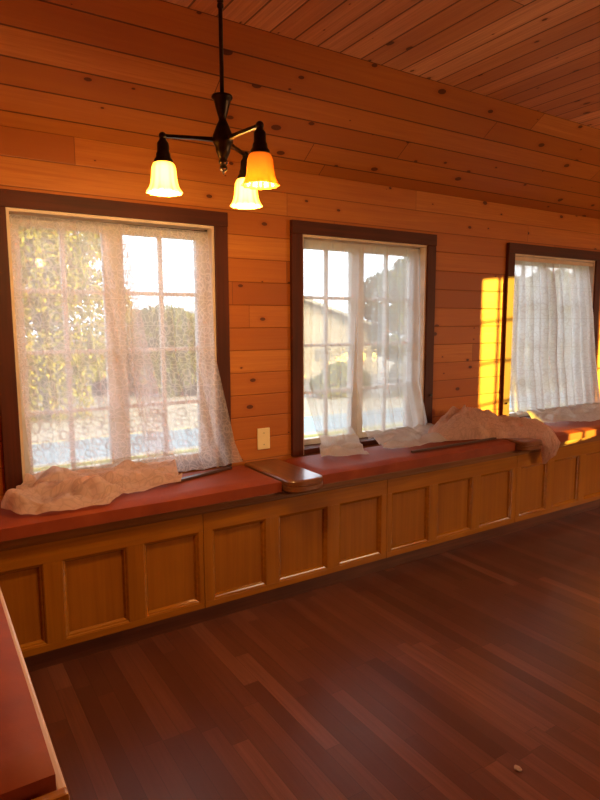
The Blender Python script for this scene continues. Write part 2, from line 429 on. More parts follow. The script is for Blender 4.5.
# seat board, moulding
r = empty('bench_seat_board', (0, 0, 0), label='long brown wooden seat board running under the red cushions along the window wall', cat='bench top')
obj('board', B(XL + .003, 5.12, 2.285, YW - .005, .515, .545, .005), M['brown'], r)
bm = bmesh.new(); box(bm, XL + .003, 5.12, 2.296, 2.33, .5015, .515, .004); obj('moulding', bm, M['brown'], r)
bm = bmesh.new(); box(bm, XL + .003, 5.12, 2.345, YW - .01, .5015, .515); obj('sub_board', bm, M['brown'], r)

def cushion(x0, x1, y0, y1, z0, z1, label, sag=0.0):
    bm = bmesh.new(); nx = max(8, int((x1 - x0) / .03)); ny = max(8, int((y1 - y0) / .03))
    def P(i, j, top):
        u, v = i / nx, j / ny
        x = x0 + (x1 - x0) * u; y = y0 + (y1 - y0) * v
        n_ = noise.noise(Vector((x * 4, y * 4, 3.1))) * .003
        e = min(u * (x1 - x0), (1 - u) * (x1 - x0), v * (y1 - y0), (1 - v) * (y1 - y0))
        rr = .014; d = rr - math.sqrt(max(0, rr * rr - (rr - min(e, rr)) ** 2))
        return (x, y, (z1 + n_ - d) if top else z0)
    tp = [[bm.verts.new(P(i, j, 1)) for j in range(ny + 1)] for i in range(nx + 1)]
    bt = [[bm.verts.new(P(i, j, 0)) for j in range(ny + 1)] for i in range(nx + 1)]
    for i in range(nx):
        for j in range(ny):
            bm.faces.new((tp[i][j], tp[i + 1][j], tp[i + 1][j + 1], tp[i][j + 1]))
            bm.faces.new((bt[i][j], bt[i][j + 1], bt[i + 1][j + 1], bt[i + 1][j]))
    for i in range(nx):
        bm.faces.new((tp[i][0], bt[i][0], bt[i + 1][0], tp[i + 1][0])); bm.faces.new((tp[i][ny], tp[i + 1][ny], bt[i + 1][ny], bt[i][ny]))
    for j in range(ny):
        bm.faces.new((tp[0][j], tp[0][j + 1], bt[0][j + 1], bt[0][j])); bm.faces.new((tp[nx][j], bt[nx][j], bt[nx][j + 1], tp[nx][j + 1]))
    o = obj('seat_cushion', bm, M['vinyl'], smooth=True)
    bv = o.modifiers.new('s', 'EDGE_SPLIT'); bv.split_angle = math.radians(50)
    return tag(o, label, 'cushion', 'red seat cushions')
SZ = .605
cushion(.157, 1.352, 2.272, YW - .028, .5455, SZ, 'flat red vinyl cushion under the first window, left of the nearer divider')
cushion(1.565, 2.975, 2.272, YW - .028, .5455, SZ, 'long red vinyl cushion under the middle window between the two dividers')
cushion(3.185, 5.10, 2.272, YW - .028, .5455, SZ, 'red vinyl cushion under the right window, partly sunlit')
cushion(XL + .004, .1405, .952, YW - .028, .5455, SZ - .003, 'red vinyl cushion on the side bench in the near left corner')

# ------------------------------------------------------------------ side bench (left, near)
cabinet('side_bench_cabinet', (.13, .95, 0), PI / 2, 1.36, [(.05, .42), (.485, .87), (.935, 1.31)], .372, z0=0,
        label='oak side bench cabinet in the near left corner, its end facing the camera', cat='cabinet')
r = empty('side_bench_board', (0, 0, 0), label='wooden seat board of the side bench with a pale front edge', cat='bench top')
obj('board', B(XL + .003, .1412, .935, 2.28, .503, .545, .004), M['oak_x'], r)
o = obj('edge_strip', B(.1415, .158, .935, 2.268, .500, .552, .005, 3), M['trimpale'], r); o['label'] = 'pale edge strip'
o = obj('end_strip', B(XL + .003, .1535, .914, .9345, .470, .574, .005), M['oak_x'], r)

# ------------------------------------------------------------------ seat dividers (rounded slabs)
def divider(x0, x1, yf, yb, z0, z1, label):
    r = empty('seat_divider', ((x0 + x1) / 2, yf, z0), label=label, cat='armrest', group='rounded wooden seat dividers')
    w = (x1 - x0) / 2; cyl = []
    n = 24; rad = w * .95
    out = []
    for k in range(n + 1):
        t = PI + PI * k / n
        # superellipse nose
        cx = abs(math.cos(t)) ** .75 * (1 if math.cos(t) > 0 else -1) * w; sy = abs(math.sin(t)) ** .75
        out.append((cx, rad * .62 - sy * rad * .62))
    out += [(w, yb - yf), (-w, yb - yf)]
    bm = bmesh.new(); h = z1 - z0
    levels = [(0, .006), (.006, 0), (h * .45, 0), (h * .5, .004), (h * .55, 0), (h - .008, 0), (h - .003, .003), (h, .009)]
    rings = []
    c = Vector((0, (yb - yf) / 2))
    for z, ins in levels:
        ring = []
        for (x, y) in out:
            fx = (w - ins) / w; L_ = (yb - yf)
            ring.append(bm.verts.new((x * fx, ins + y * (L_ - ins) / L_, z)))
        rings.append(ring)
    m = len(out)
    for r0, r1 in zip(rings, rings[1:]):
        for k in range(m): bm.faces.new((r0[k], r0[(k + 1) % m], r1[(k + 1) % m], r1[k]))
    bm.faces.new(rings[0][::-1]); bm.faces.new(rings[-1])
    obj('armrest_slab', bm, M['arm'], r)
    bm = bmesh.new()
    box(bm, -w + .012, w - .012, .06, yb - yf, -.0, 0.0005)
    bm.free()
    return r
divider(1.362, 1.556, 2.205, YW - .012, .546, .603, 'glossy rounded wooden divider between the first two red cushions, bare on top')
divider(2.985, 3.175, 2.205, YW - .012, .546, .603, 'wooden divider on the bench mostly hidden under the gathered lace curtain')

# ------------------------------------------------------------------ wall plate
r = empty('wall_plate', (1.479, YW, .714), label='ivory blank electrical plate on the wall between the left and middle windows', cat='wall plate')
obj('plate', B(-.036, .036, -.008, 0, -.055, .055, .003), M['plate'], r)
for z in (-.03, .03):
    bm = bmesh.new(); tube(bm, [(0, -.0075, z), (0, -.0095, z)], .003, 10); obj('screw', bm, M['screw'], r)

# ------------------------------------------------------------------ curtains
def lerp(a, b, t): return a + (b - a) * t
def poly_at(pts, s):
    n = len(pts) - 1; k = min(int(s * n), n - 1); f = s * n - k
    return Vector(pts[k]).lerp(Vector(pts[k + 1]), f)
def sm(t): return t * t * (3 - 2 * t)
def curtain(name, rows, nf, amp, mats, label, seed, nu=150, nv=170, crump=.02, hangt=.6, minz=SZ + .004, ymax=2.735, cat='curtain', taper=0.0, fold_power=1.0):
    """rows: (t, [points]) guide rows down the cloth; folds push it towards the room; below hangt it is crumpled on the seat"""
    bm = bmesh.new(); uv = bm.loops.layers.uv.verify()
    ts = [r_[0] for r_ in rows]
    grid = []; uvs = {}
    width = (Vector(rows[0][1][-1]) - Vector(rows[0][1][0])).length * 1.35
    rnd = random.Random(seed); ph = [rnd.uniform(0, 6.28) for _ in range(6)]
    Ltot = 0; mid = [poly_at(r_[1], .5) for r_ in rows]
    cum = [0]
    for a, b in zip(mid, mid[1:]): cum.append(cum[-1] + (b - a).length)
    for j in range(nv + 1):
        t = j / nv
        k = max(i for i in range(len(ts)) if ts[i] <= t + 1e-9); k = min(k, len(ts) - 2)
        f = (t - ts[k]) / (ts[k + 1] - ts[k])
        row = []
        for i in range(nu + 1):
            s = i / nu
            P0 = poly_at(rows[max(k - 1, 0)][1], s); P1 = poly_at(rows[k][1], s)
            P2 = poly_at(rows[k + 1][1], s); P3 = poly_at(rows[min(k + 2, len(rows) - 1)][1], s)
            # smooth blend, monotone
            p = P1.lerp(P2, f)
            q = P1.lerp(P2, sm(f)); p = p.lerp(q, .35)
            hang = 1 - sm(min(1, max(0, (t - hangt + .06) / .12)))
            fo = 0
            w_ = s * nf * 2 * PI + .5 * math.sin(s * 9 + ph[0]) + .25 * math.sin(t * 5 + ph[1])
            fo = (.5 + .5 * math.sin(w_ + ph[2])) ** 1.3 + .45 * (.5 + .5 * math.sin(w_ * 1.73 + ph[3] + t * 1.2)) + .3 * noise.noise(Vector((s * 7 + seed, t * 1.5, 1.7)))
            grow = .35 + .65 * min(1, t / .3)
            p.y -= amp * fo * grow * hang
            p.x += amp * .45 * math.cos(w_ + ph[2]) * hang * (s * (1 - s)) * 4
            if hang < 1:
                c_ = 1 - hang
                q3 = Vector((p.x * 5.5 + seed, p.y * 11, t * 3))
                n1 = abs(noise.noise(q3)) * 1.7 + abs(noise.noise(q3 * 2.1)) * .55 + .10 * noise.noise(q3 * 5)
                edge = min(1, (1 - t) / .05)
                p.z += crump * n1 * 1.5 * c_ * (.25 + .75 * edge)
                p.x += crump * .8 * noise.noise(q3 * 1.3 + Vector((5, 0, 0))) * c_
                p.y += crump * .9 * noise.noise(q3 * 1.3 + Vector((0, 9, 0))) * c_
                if p.y > 2.27: p.z = max(p.z, minz)
            p.y = min(p.y, ymax)
            v = bm.verts.new(p); uvs[v] = (s * width, lerp(cum[k], cum[k + 1], f)); row.append(v)
        grid.append(row)
    for j in range(nv):
        for i in range(nu):
            f_ = bm.faces.new((grid[j][i], grid[j + 1][i], grid[j + 1][i + 1], grid[j][i + 1]))
            f_.material_index = 1 if (len(mats) > 1 and (j + .5) / nv > hangt) else 0
            for l in f_.loops: l[uv].uv = uvs[l.vert]
    o = obj(name, bm, mats, smooth=True)
    return tag(o, label, cat, 'net curtains')

YT = YW + .028
curtain('lace_curtain', [
    (0, [(.352, YT, 1.738), (.80, YT, 1.736)]),
    (.30, [(.350, YT, 1.2), (.89, YT - .01, 1.2)]),
    (.58, [(.372, YT - .005, .71), (.99, YT - .03, .70)]),
    (.66, [(.352, 2.635, .66), (.99, 2.62, .655)]),
    (.82, [(.285, 2.52, .645), (.6, 2.48, .65), (.96, 2.51, .625)]),
    (1, [(.235, 2.40, .617), (.28, 2.305, .613), (.46, 2.285, .613), (.58, 2.285, .613), (.66, 2.37, .613), (.80, 2.42, .613), (.93, 2.40, .613)])],
    5, .016, [M['lace1'], M['lacepile']],
    'pinkish lace curtain on the first window left half, its end pooled on the cushion', 3, 170, 230, crump=.036, hangt=.64)
curtain('lace_curtain', [
    (0, [(.79, YT + .004, 1.736), (1.205, YT + .004, 1.734)]),
    (.5, [(.80, YT, 1.15), (1.212, YT - .03, 1.15)]),
    (.88, [(.86, YT - .01, .72), (1.285, YW - .055, .72)]),
    (1, [(.88, 2.63, .625), (1.10, 2.62, .612), (1.318, 2.60, .63)])],
    4, .018, [M['lace1b']],
    'pinkish lace curtain on the right half of the first window, flaring over the dark casing', 8, 130, 150, hangt=2.0)
curtain('net_curtain', [
    (0, [(1.727, YT, 1.738), (2.12, YT, 1.738)]),
    (.55, [(1.735, YT, .98), (2.08, YT, .98)]),
    (.78, [(1.815, YT - .01, .72), (2.06, YT - .01, .72)]),
    (.86, [(1.80, 2.62, .635), (2.05, 2.60, .635)]),
    (1, [(1.715, 2.49, .614), (1.97, 2.42, .614)])],
    5, .012, [M['lace2a'], M['lace2c']],
    'thin white net curtain on the middle window left half, narrow at the bottom', 13, 120, 170, crump=.030, hangt=.82)
curtain('net_curtain', [
    (0, [(2.10, YT + .003, 1.738), (2.578, YT + .003, 1.738)]),
    (.60, [(2.11, YT, .95), (2.58, YT - .01, .95)]),
    (.84, [(2.13, 2.66, .68), (2.60, 2.63, .68)]),
    (.90, [(2.13, 2.57, .63), (2.66, 2.57, .64)]),
    (1, [(2.12, 2.47, .614), (2.35, 2.43, .614), (2.55, 2.46, .614), (2.80, 2.52, .614)])],
    6, .020, [M['lace2b'], M['lace2c']],
    'white net curtain on the middle window right half, trailing over the cushion', 21, 140, 170, crump=.028, hangt=.86)
curtain('net_curtain', [
    (0, [(3.402, YT - .004, 1.722), (4.292, YT - .004, 1.722)]),
    (.55, [(3.405, YT, 1.05), (4.315, YW - .045, 1.05)]),
    (.82, [(3.41, 2.66, .70), (4.375, 2.60, .70)]),
    (.90, [(3.46, 2.60, .655), (3.9, 2.56, .67), (4.42, 2.54, .68)]),
    (1, [(3.50, 2.53, .618), (3.85, 2.43, .615), (4.20, 2.38, .615), (4.55, 2.38, .615)])],
    11, .030, [M['lace3'], M['lace3']],
    'dense white net curtain over the right-hand window, hem bunched on the cushion', 34, 200, 170, crump=.036, hangt=.88)

# gathered lace lying on the bench between middle and right windows
def cloth_heap():
    st = [  # s, centre, half width, height, side vector, up vector
        (0.00, (2.50, 2.54, .610), .035, .020, (.2, 1, 0), (0, 0, 1)),
        (0.10, (2.60, 2.54, .610), .080, .085, (.1, 1, 0), (0, 0, 1)),
        (0.22, (2.74, 2.52, .610), .105, .160, (0, 1, 0), (0, 0, 1)),
        (0.38, (2.88, 2.48, .610), .115, .150, (.1, 1, 0), (0, 0, 1)),
        (0.55, (3.02, 2.42, .608), .115, .105, (.3, 1, 0), (0, 0, 1)),
        (0.68, (3.14, 2.36, .610), .110, .100, (.6, 1, 0), (0, -.05, 1)),
        (0.78, (3.225, 2.285, .600), .105, .085, (.9, .6, 0), (0, -.6, .9)),
        (0.86, (3.245, 2.245, .555), .085, .060, (1, .1, 0), (0, -1, .3)),
        (0.93, (3.245, 2.250, .500), .050, .045, (1, 0, 0), (0, -1, 0)),
        (1.00, (3.235, 2.262, .435), .012, .012, (1, 0, 0), (0, -1, 0))]
    bm = bmesh.new(); uv = bm.loops.layers.uv.verify(); nu, nv = 170, 90; g = []; U = {}
    for i in range(nu + 1):
        s = i / nu; k = max(q for q in range(len(st)) if st[q][0] <= s + 1e-9); k = min(k, len(st) - 2)
        f = (s - st[k][0]) / (st[k + 1][0] - st[k][0])
        c = Vector(st[k][1]).lerp(Vector(st[k + 1][1]), f); w = lerp(st[k][2], st[k + 1][2], f); h = lerp(st[k][3], st[k + 1][3], sm(f))
        a = Vector(st[k][4]).normalized().lerp(Vector(st[k + 1][4]).normalized(), f).normalized(); n_ = Vector(st[k][5]).normalized().lerp(Vector(st[k + 1][5]).normalized(), f).normalized()
        row = []
        for j in range(nv + 1):
            t = -1 + 2 * j / nv
            pr = max(0, 1 - abs(t) ** 2.2) ** .62
            q = Vector((s * 7, t * 2.2, 4.2))
            fold = 1 - 2.2 * abs(noise.noise(q)) ; fold2 = 1 - 2 * abs(noise.noise(q * 2.3 + Vector((3, 1, 0))))
            diag = .5 + .5 * math.sin(s * 34 + t * 7 + 3.5 * noise.noise(q * .8))
            hh = h * pr * (.74 + .14 * fold + .14 * fold2 + .18 * diag + .07 * (1 - 2 * abs(noise.noise(q * 4.7))))
            p = c + a * (w * t * (1 + .12 * noise.noise(q * 1.7))) + n_ * (hh + .004)
            if p.y > 2.275 : p.z = max(p.z, SZ + .003)
            p.y = min(p.y, 2.64)
            v = bm.verts.new(p); U[v] = (s * 1.1, t * .35); row.append(v)
        g.append(row)
    for i in range(nu):
        for j in range(nv):
            f_ = bm.faces.new((g[i][j], g[i + 1][j], g[i + 1][j + 1], g[i][j + 1]))
            for l in f_.loops: l[uv].uv = U[l.vert]
    o = obj('gathered_curtain', bm, M['lacepile'], smooth=True)
    tag(o, 'crumpled pinkish lace curtain heaped between middle and right windows, end hanging over the bench', 'curtain')
cloth_heap()

# curtain rods in the window heads
def head_rod(x0, x1, z, y, m, label, r_=.006, flat=False):
    r = empty('curtain_rod', (x0, y, z), label=label, cat='curtain rod', group='curtain rods in the window heads')
    bm = bmesh.new()
    if flat: box(bm, 0, x1 - x0, -.005, .005, -.012, .012, .002)
    else: tube(bm, [(0, 0, 0), (x1 - x0, 0, 0)], r_, 10)
    obj('rod', bm, m, r)
    for x in (0.004, x1 - x0 - .004):
        obj('bracket', B(x - .004, x + .004, -.006, .02, -.009, .009, .001), M['iron'] if not flat else m, r)
    return r
head_rod(.349, 1.208, 1.7345, YT + .012, M['iron'], 'thin black curtain rod across the top of the left window, bare at its middle')
head_rod(1.726, 2.581, 1.7345, YT + .012, M['jamb'], 'thin pale curtain rod across the top of the middle window')
head_rod(3.399, 4.298, 1.728, YW + .003, M['jamb'], 'flat pale curtain rod across the top of the right window', flat=True)

# loose rods lying on the cushions
def stick(a, b, w, h, label):
    a, b = Vector(a), Vector(b); L_ = (b - a).length; ang = math.atan2(b.y - a.y, b.x - a.x)
    r = empty('loose_rod', a, ang, label=label, cat='rod')
    obj('rod', B(0, L_, -w / 2, w / 2, 0, h, .0015), M['stick'], r)
    obj('end_cap', B(L_, L_ + .006, -w / 2 - .001, w / 2 + .001, -0, h + .001, .001), M['iron'], r)
stick((.935, 2.478, SZ + .003), (1.235, 2.572, SZ + .003), .026, .010, 'flat dark brown rod lying on the left cushion beside the lace curtain')
stick((2.215, 2.352, SZ + .003), (2.93, 2.358, SZ + .003), .014, .012, 'long dark rod lying on the middle cushion in front of the gathered lace')

# scrap on the floor
bm = bmesh.new(); bmesh.ops.create_icosphere(bm, subdivisions=2, radius=.011)
for v in bm.verts:
    v.co *= 1 + .5 * noise.noise(v.co * 120); v.co.z = v.co.z * .5 + .0055
    if v.co.z < .0: v.co.z = 0
o = obj('paper_scrap', bm, plain('grey_paper', (.40, .25, .2), .8)); tag(o, 'tiny crumpled pale scrap on the dark floor at the lower right', 'scrap')
SCRAP = o

# ------------------------------------------------------------------ chandelier
cx, cy, cz, R_, A0 = .802, 1.67, 1.836, .172, math.radians(40)
ch = empty('chandelier', (cx, cy, CZ), label='three-arm dark bronze chandelier with bell shaped amber glass shades hanging from the ceiling', cat='chandelier')
def Z(z): return z - CZ
bm = bmesh.new(); lathe(bm, [(.001, 0), (.062, 0), (.064, -.006), (.05, -.02), (.02, -.032), (.008, -.04), (.001, -.04)], 32); obj('ceiling_canopy', bm, M['bronze'], ch, True)
bm = bmesh.new(); tube(bm, [(0, 0, -.03), (0, 0, Z(1.95))], .0062, 14)
for z in (2.215, 2.20): lathe(bm, [(.0062, Z(z) + .007), (.0095, Z(z) + .004), (.0095, Z(z) - .004), (.0062, Z(z) - .007)], 16)
obj('stem', bm, M['bronze'], ch, True)
prof = [(.001, 1.962), (.012, 1.962), (.030, 1.957), (.031, 1.951), (.024, 1.944), (.022, 1.934), (.017, 1.915), (.012, 1.898), (.011, 1.890), (.014, 1.884), (.018, 1.876),
        (.024, 1.860), (.030, 1.846), (.031, 1.838), (.030, 1.828), (.026, 1.820), (.022, 1.812), (.022, 1.806), (.019, 1.796), (.014, 1.786), (.011, 1.780), (.014, 1.774),
        (.013, 1.768), (.008, 1.764), (.012, 1.757), (.011, 1.750), (.005, 1.745), (.001, 1.738)]
bm = bmesh.new(); lathe(bm, [(r_, Z(z)) for r_, z in prof], 32); obj('centre_body', bm, M['bronze'], ch, True)
shade_hot = shade_mat('lit_amber_glass', (.9, .62, .18), 3.2, (1.0, .60, .11))
shade_dim = shade_mat('dim_amber_glass', (.80, .38, .06), .20, (1.0, .36, .03))
bulb_hot = emit('lit_bulb', (1, .80, .38), 22); bulb_dim = emit('weak_bulb', (1, .60, .20), .8)
for k in range(3):
    a = A0 + k * 2 * PI / 3; d = Vector((math.cos(a), math.sin(a), 0)); e = d * R_
    arm = bmesh.new(); zz = Z(cz)
    tube(arm, [d * .02 + Vector((0, 0, zz - .002)), d * (R_ * .5) + Vector((0, 0, zz)), e + Vector((0, 0, zz))], [.0085, .0062, .0062], 4)
    ar = obj('arm', arm, M['bronze'], ch)
    kb = bmesh.new(); bmesh.ops.create_icosphere(kb, subdivisions=2, radius=.0115, matrix=Matrix.Translation(e + Vector((0, 0, zz)))); obj('knuckle', kb, M['bronze'], ar, True)
    c = (e.x, e.y, zz)
    sb = bmesh.new(); lathe(sb, [(.001, 0), (.009, -.004), (.0105, -.012), (.0165, -.020), (.0175, -.045), (.0205, -.050), (.0215, -.060), (.0270, -.067), (.028, -.074), (.026, -.078), (.012, -.079), (.001, -.079)], 28, c)
    so = obj('socket', sb, M['bronze'], ch, True)
    prf = [(.024, -.074), (.029, -.080), (.0325, -.090), (.0335, -.104), (.0345, -.118), (.0365, -.132), (.040, -.144), (.0445, -.153), (.0490, -.159)]
    amps = [0, .0003, .0006, .0008, .0010, .0013, .0018, .0026, .0034]
    sh = bmesh.new(); lathe(sh, prf, 72, c, 12, amps)
    o = obj('shade', sh, shade_dim if k == 2 else shade_hot, ch, True)
    md = o.modifiers.new('thick', 'SOLIDIFY'); md.thickness = .0022; md.offset = -1
    o['label'] = 'dimmer amber glass shade' if k == 2 else 'brightly lit yellow glass shade'
    bb = bmesh.new(); lathe(bb, [(.001, -.080), (.009, -.082), (.012, -.095), (.020, -.115), (.021, -.125), (.017, -.137), (.008, -.143), (.001, -.144)], 20, c)
    obj('bulb', bb, bulb_dim if k == 2 else bulb_hot, so, True)
    ld = bpy.data.lights.new('bulb_light', 'POINT'); ld.energy = (3 if k == 2 else 9); ld.color = (1, .60, .22); ld.shadow_soft_size = .025
    lo = bpy.data.objects.new('bulb_light', ld); C.objects.link(lo); lo.location = (cx + e.x, cy + e.y, cz - .178)

def copy_tree(o, parent=None):
    c = o.copy(); C.objects.link(c); c.parent = parent
    for k_ in list(o.children): copy_tree(k_, c)
    return c
for (x, y, lb) in ((5.0, -1.5, 'added copy of the three-arm bronze chandelier, out of view, brightening the room'),):  # extra lamp added out of view for warm fill light
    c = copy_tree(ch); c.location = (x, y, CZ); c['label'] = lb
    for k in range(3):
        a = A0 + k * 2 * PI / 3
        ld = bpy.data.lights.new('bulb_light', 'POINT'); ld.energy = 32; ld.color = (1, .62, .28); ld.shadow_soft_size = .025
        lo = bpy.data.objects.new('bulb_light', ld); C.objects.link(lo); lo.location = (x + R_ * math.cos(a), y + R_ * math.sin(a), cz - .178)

# ------------------------------------------------------------------ outdoors
GZ = -.6
def ground_mat(name, c1, c2, sc, rough=.9):
    s = N(name); tc = s.n('TexCoord'); n_ = s.n('TexNoise', inp={0: tc.outputs['Object'], 'Scale': sc, 'Detail': 6.0, 'Roughness': .7}).outputs[0]
    s.bsdf(s.ramp(n_, [(.3, c1), (.7, c2)]), rough, bump=n_, bs=.3, bd=.02); return s.m
G = {k: ground_mat(*v) for k, v in dict(
    lawn=('lawn', (.08, .10, .05), (.15, .17, .09), 3.0), road=('sky_tinted_asphalt', (.09, .15, .23), (.12, .19, .28), 5.0, .6),  # road: blue of the reflected sky is put into the asphalt colour
    verge=('dry_cream_verge', (.15, .16, .17), (.20, .21, .22), 2.0), kerb=('concrete_kerb', (.15, .18, .20), (.20, .23, .26), 6.0)).items()}
tag(obj('ground', B(-40, 60, -30, 8.5, GZ - .2, GZ), G['lawn']), kind='structure')
tag(obj('road', B(-40, 60, 8.7, 10.3, GZ - .2, GZ + .0), G['road']), kind='structure')
tag(obj('kerb', B(-40, 60, 8.5, 8.7, GZ - .2, GZ + .004), G['kerb']), kind='structure')
tag(obj('verge', B(-40, 60, 10.3, 60, GZ - .2, GZ + .01), G['verge']), kind='structure')
tag(obj('foundation', B(XL - .15, XR + .15, YB - .15, YW + .17, GZ, -.08), G['kerb']), kind='structure')

def leaf_mat(name, c1, c2, c3):
    s = N(name); oi = s.n('NewGeometry'); tc = s.n('TexCoord')
    n_ = s.n('TexNoise', inp={0: tc.outputs['Object'], 'Scale': 1.3, 'Detail': 3.0}).outputs[0]
    c = s.ramp(s.math('ADD', s.math('MULTIPLY', oi.outputs['Random Per Island'], .55), s.math('MULTIPLY', n_, .5)), [(.2, c1), (.5, c2), (.8, c3)])
    d = s.n('BsdfDiffuse', inp={0: c}); t = s.n('BsdfTranslucent', inp={0: c})
    mx = s.n('MixShader', inp={0: .45, 1: d.outputs[0], 2: t.outputs[0]}); s.t.links.new(mx.outputs[0], s.out.inputs[0]); return s.m
L_yel = leaf_mat('yellow_green_leaves', (.08, .11, .06), (.14, .17, .08), (.23, .24, .11))
L_grn = leaf_mat('grey_green_leaves', (.05, .07, .05), (.08, .11, .08), (.13, .16, .11))
L_hdg = leaf_mat('hedge_leaves', (.06, .075, .065), (.10, .11, .095), (.14, .15, .13))
bark = ground_mat('bark', (.05, .05, .04), (.09, .085, .07), 8.0)
def foliage(blobs, n, size, rnd):
    bm = bmesh.new(); tot = sum(b[3] * b[4] * b[5] for b in blobs)
    for (x, y, z, rx, ry, rz) in blobs:
        for _ in range(int(n * rx * ry * rz / tot)):
            while True:
                q = Vector((rnd.uniform(-1, 1), rnd.uniform(-1, 1), rnd.uniform(-1, 1)))
                if q.length <= 1: break
            q = q * (q.length ** -.35 if q.length > .05 else 1)
            c = Vector((x + q.x * rx, y + q.y * ry, z + q.z * rz))
            a = Vector((rnd.gauss(0, 1), rnd.gauss(0, 1), rnd.gauss(0, .6))).normalized(); b = a.orthogonal().normalized(); b.rotate(Matrix.Rotation(rnd.uniform(0, 6.28), 3, a)); d = a.cross(b)
            s_ = size * rnd.uniform(.6, 1.4)
            vs = [bm.verts.new(c + b * s_), bm.verts.new(c + d * s_ * .45), bm.verts.new(c - b * s_), bm.verts.new(c - d * s_ * .45)]
            bm.faces.new(vs)
    return bm
def tree(name, x, y, h, blobs, n, size, mat, label, seed):
    rnd = random.Random(seed); r = empty(name, (x, y, GZ + .01), label=label, cat='tree')
    bm = bmesh.new(); tube(bm, [(0, 0, 0), (.05, .02, h * .3), (-.04, .05, h * .6), (.02, 0, h * .9)], [.16, .12, .09, .04], 10)
    for k, b in enumerate(blobs[:8]):
        z0 = h * (.3 + .05 * k); tube(bm, [(0, 0, z0), (b[0] * .5, b[1] * .5, (z0 + b[2]) / 2 + .1), (b[0] * .9, b[1] * .9, b[2])], [.06, .04, .015], 7)
    obj('trunk', bm, bark, r, True)
    o = obj('foliage', foliage(blobs, n, size, rnd), mat, r); o['kind'] = 'stuff'
    return r
tree('tree', 2.3, 13.4, 4.6, [(-.6, 0, 3.0, 1.5, 1.2, 1.3), (.3, .2, 4.0, 1.2, 1.1, 1.1), (.7, -.1, 2.3, 1.1, .9, .8), (-1.4, .1, 2.0, 1.1, .9, .9), (0, 0, 4.9, .8, .8, .7), (-1.2, .2, 4.2, 1.1, 1, 1.1), (0, -.3, 1.2, 1.5, .9, .6), (-.9, -.2, .5, .7, .6, .6), (.1, -.5, .3, .7, .5, .7)],
     42000, .055, L_yel, 'yellow-green leafy tree filling the left half of the first window', 1)
tree('tree', 5.6, 15.5, 2.6, [(0, 0, 1.9, .9, .8, .5), (.8, .3, 1.6, .9, .8, .6), (-.8, .1, 1.7, .8, .7, .6), (1.8, 0, 1.4, .8, .7, .6), (0, -.4, .8, .9, .5, .8), (.9, -.3, .6, .9, .5, .7)],
     16000, .055, L_grn, 'low grey-green tree seen through the right half of the first window', 2)
tree('tree', 13.4, 13.8, 3.6, [(-1.2, 0, 2.6, 1.2, 1, .9), (-.1, .2, 3.1, 1.1, 1, .9), (.9, .2, 2.3, 1.2, 1, .9), (-.8, .1, 1.5, 1.2, .8, .8), (1.8, 0, 1.6, 1.2, .9, .9)],
     20000, .065, L_grn, 'green tree seen through the right half of the middle window', 3)
tree('tree', 18.5, 13.0, 3.8, [(-1.8, 0, 2.2, 1.3, 1, 1.2), (0, 0, 2.5, 1.5, 1.1, 1.2), (1.4, .1, 2.0, 1.4, 1, 1.0), (3, .1, 2.2, 1.4, 1, 1.1)],
     9000, .11, L_grn, 'green tree behind the right-hand window', 5)
rnd = random.Random(9)
hb = [(x, 17.0 + rnd.uniform(-.2, .2), rnd.uniform(-.05, .2), .85, .6, rnd.uniform(.75, 1.0)) for x in [i * .8 for i in range(-2, 9)]]
hb += [(x, 11.5 + rnd.uniform(-.2, .2), rnd.uniform(-.2, .1), .8, .5, rnd.uniform(.6, .8)) for x in [11 + i * .8 for i in range(0, 16)]]
o = obj('hedge', foliage(hb, 26000, .075, rnd), L_hdg); tag(o, 'grey-green hedge running along the far side of the road', 'hedge')
rb = random.Random(4)
r = empty('shrub', (9.35, 12.6, GZ + .01), label='yellow-green shrub in front of the cream garage wall', cat='shrub')
bm = bmesh.new()
for k in range(5): tube(bm, [(0, 0, 0), (rb.uniform(-.2, .2), rb.uniform(-.2, .2), .3), (rb.uniform(-.45, .45), rb.uniform(-.3, .3), .7)], [.02, .015, .006], 6)
obj('stems', bm, bark, r); o = obj('foliage', foliage([(0, 0, .45, .65, .5, .45), (-.5, 0, .3, .45, .4, .3), (.5, .1, .35, .5, .4, .35)], 3500, .06, rb), L_yel, r); o['kind'] = 'stuff'

# cream garage with low gable, seen through the middle window
wallm = plain('cream_render', (.62, .56, .42), .8, .03, 3); roofm = plain('pale_metal_roof', (.5, .5, .46), .5, .03, 3)
r = empty('garage', (0, 0, 0), label='cream garage with a shallow roof across the road behind the middle window', cat='building')
gx0, gx1, gy0, gy1 = 8.4, 14.6, 17.4, 22
bm = bmesh.new()
top = {gx0: 1.55, 10.2: 2.35, gx1: 1.15}
pr = [(gx0, GZ), (gx1, GZ), (gx1, 1.05), (10.2, 2.35), (gx0, 1.75)]
f0 = [bm.verts.new((x, gy0, z)) for x, z in pr]; f1 = [bm.verts.new((x, gy1, z)) for x, z in pr]
bm.faces.new(f0); bm.faces.new(f1[::-1])
for k in range(5): bm.faces.new((f0[k], f1[k], f1[(k + 1) % 5], f0[(k + 1) % 5]))
obj('wall', bm, wallm, r)
bm = bmesh.new()
for (xa, za), (xb, zb) in (((gx0 - .3, 1.67), (10.2, 2.38)), ((10.2, 2.38), (gx1 + .3, .98))):
    vs = [bm.verts.new(q) for q in ((xa, gy0 - .3, za), (xb, gy0 - .3, zb), (xb, gy1 + .3, zb), (xa, gy1 + .3, za), (xa, gy0 - .3, za + .1), (xb, gy0 - .3, zb + .1), (xb, gy1 + .3, zb + .1), (xa, gy1 + .3, za + .1))]
    for q in ((0, 1, 2, 3), (4, 7, 6, 5), (0, 4, 5, 1), (1, 5, 6, 2), (2, 6, 7, 3), (3, 7, 4, 0)): bm.faces.new([vs[i] for i in q])
obj('roof', bm, roofm, r)
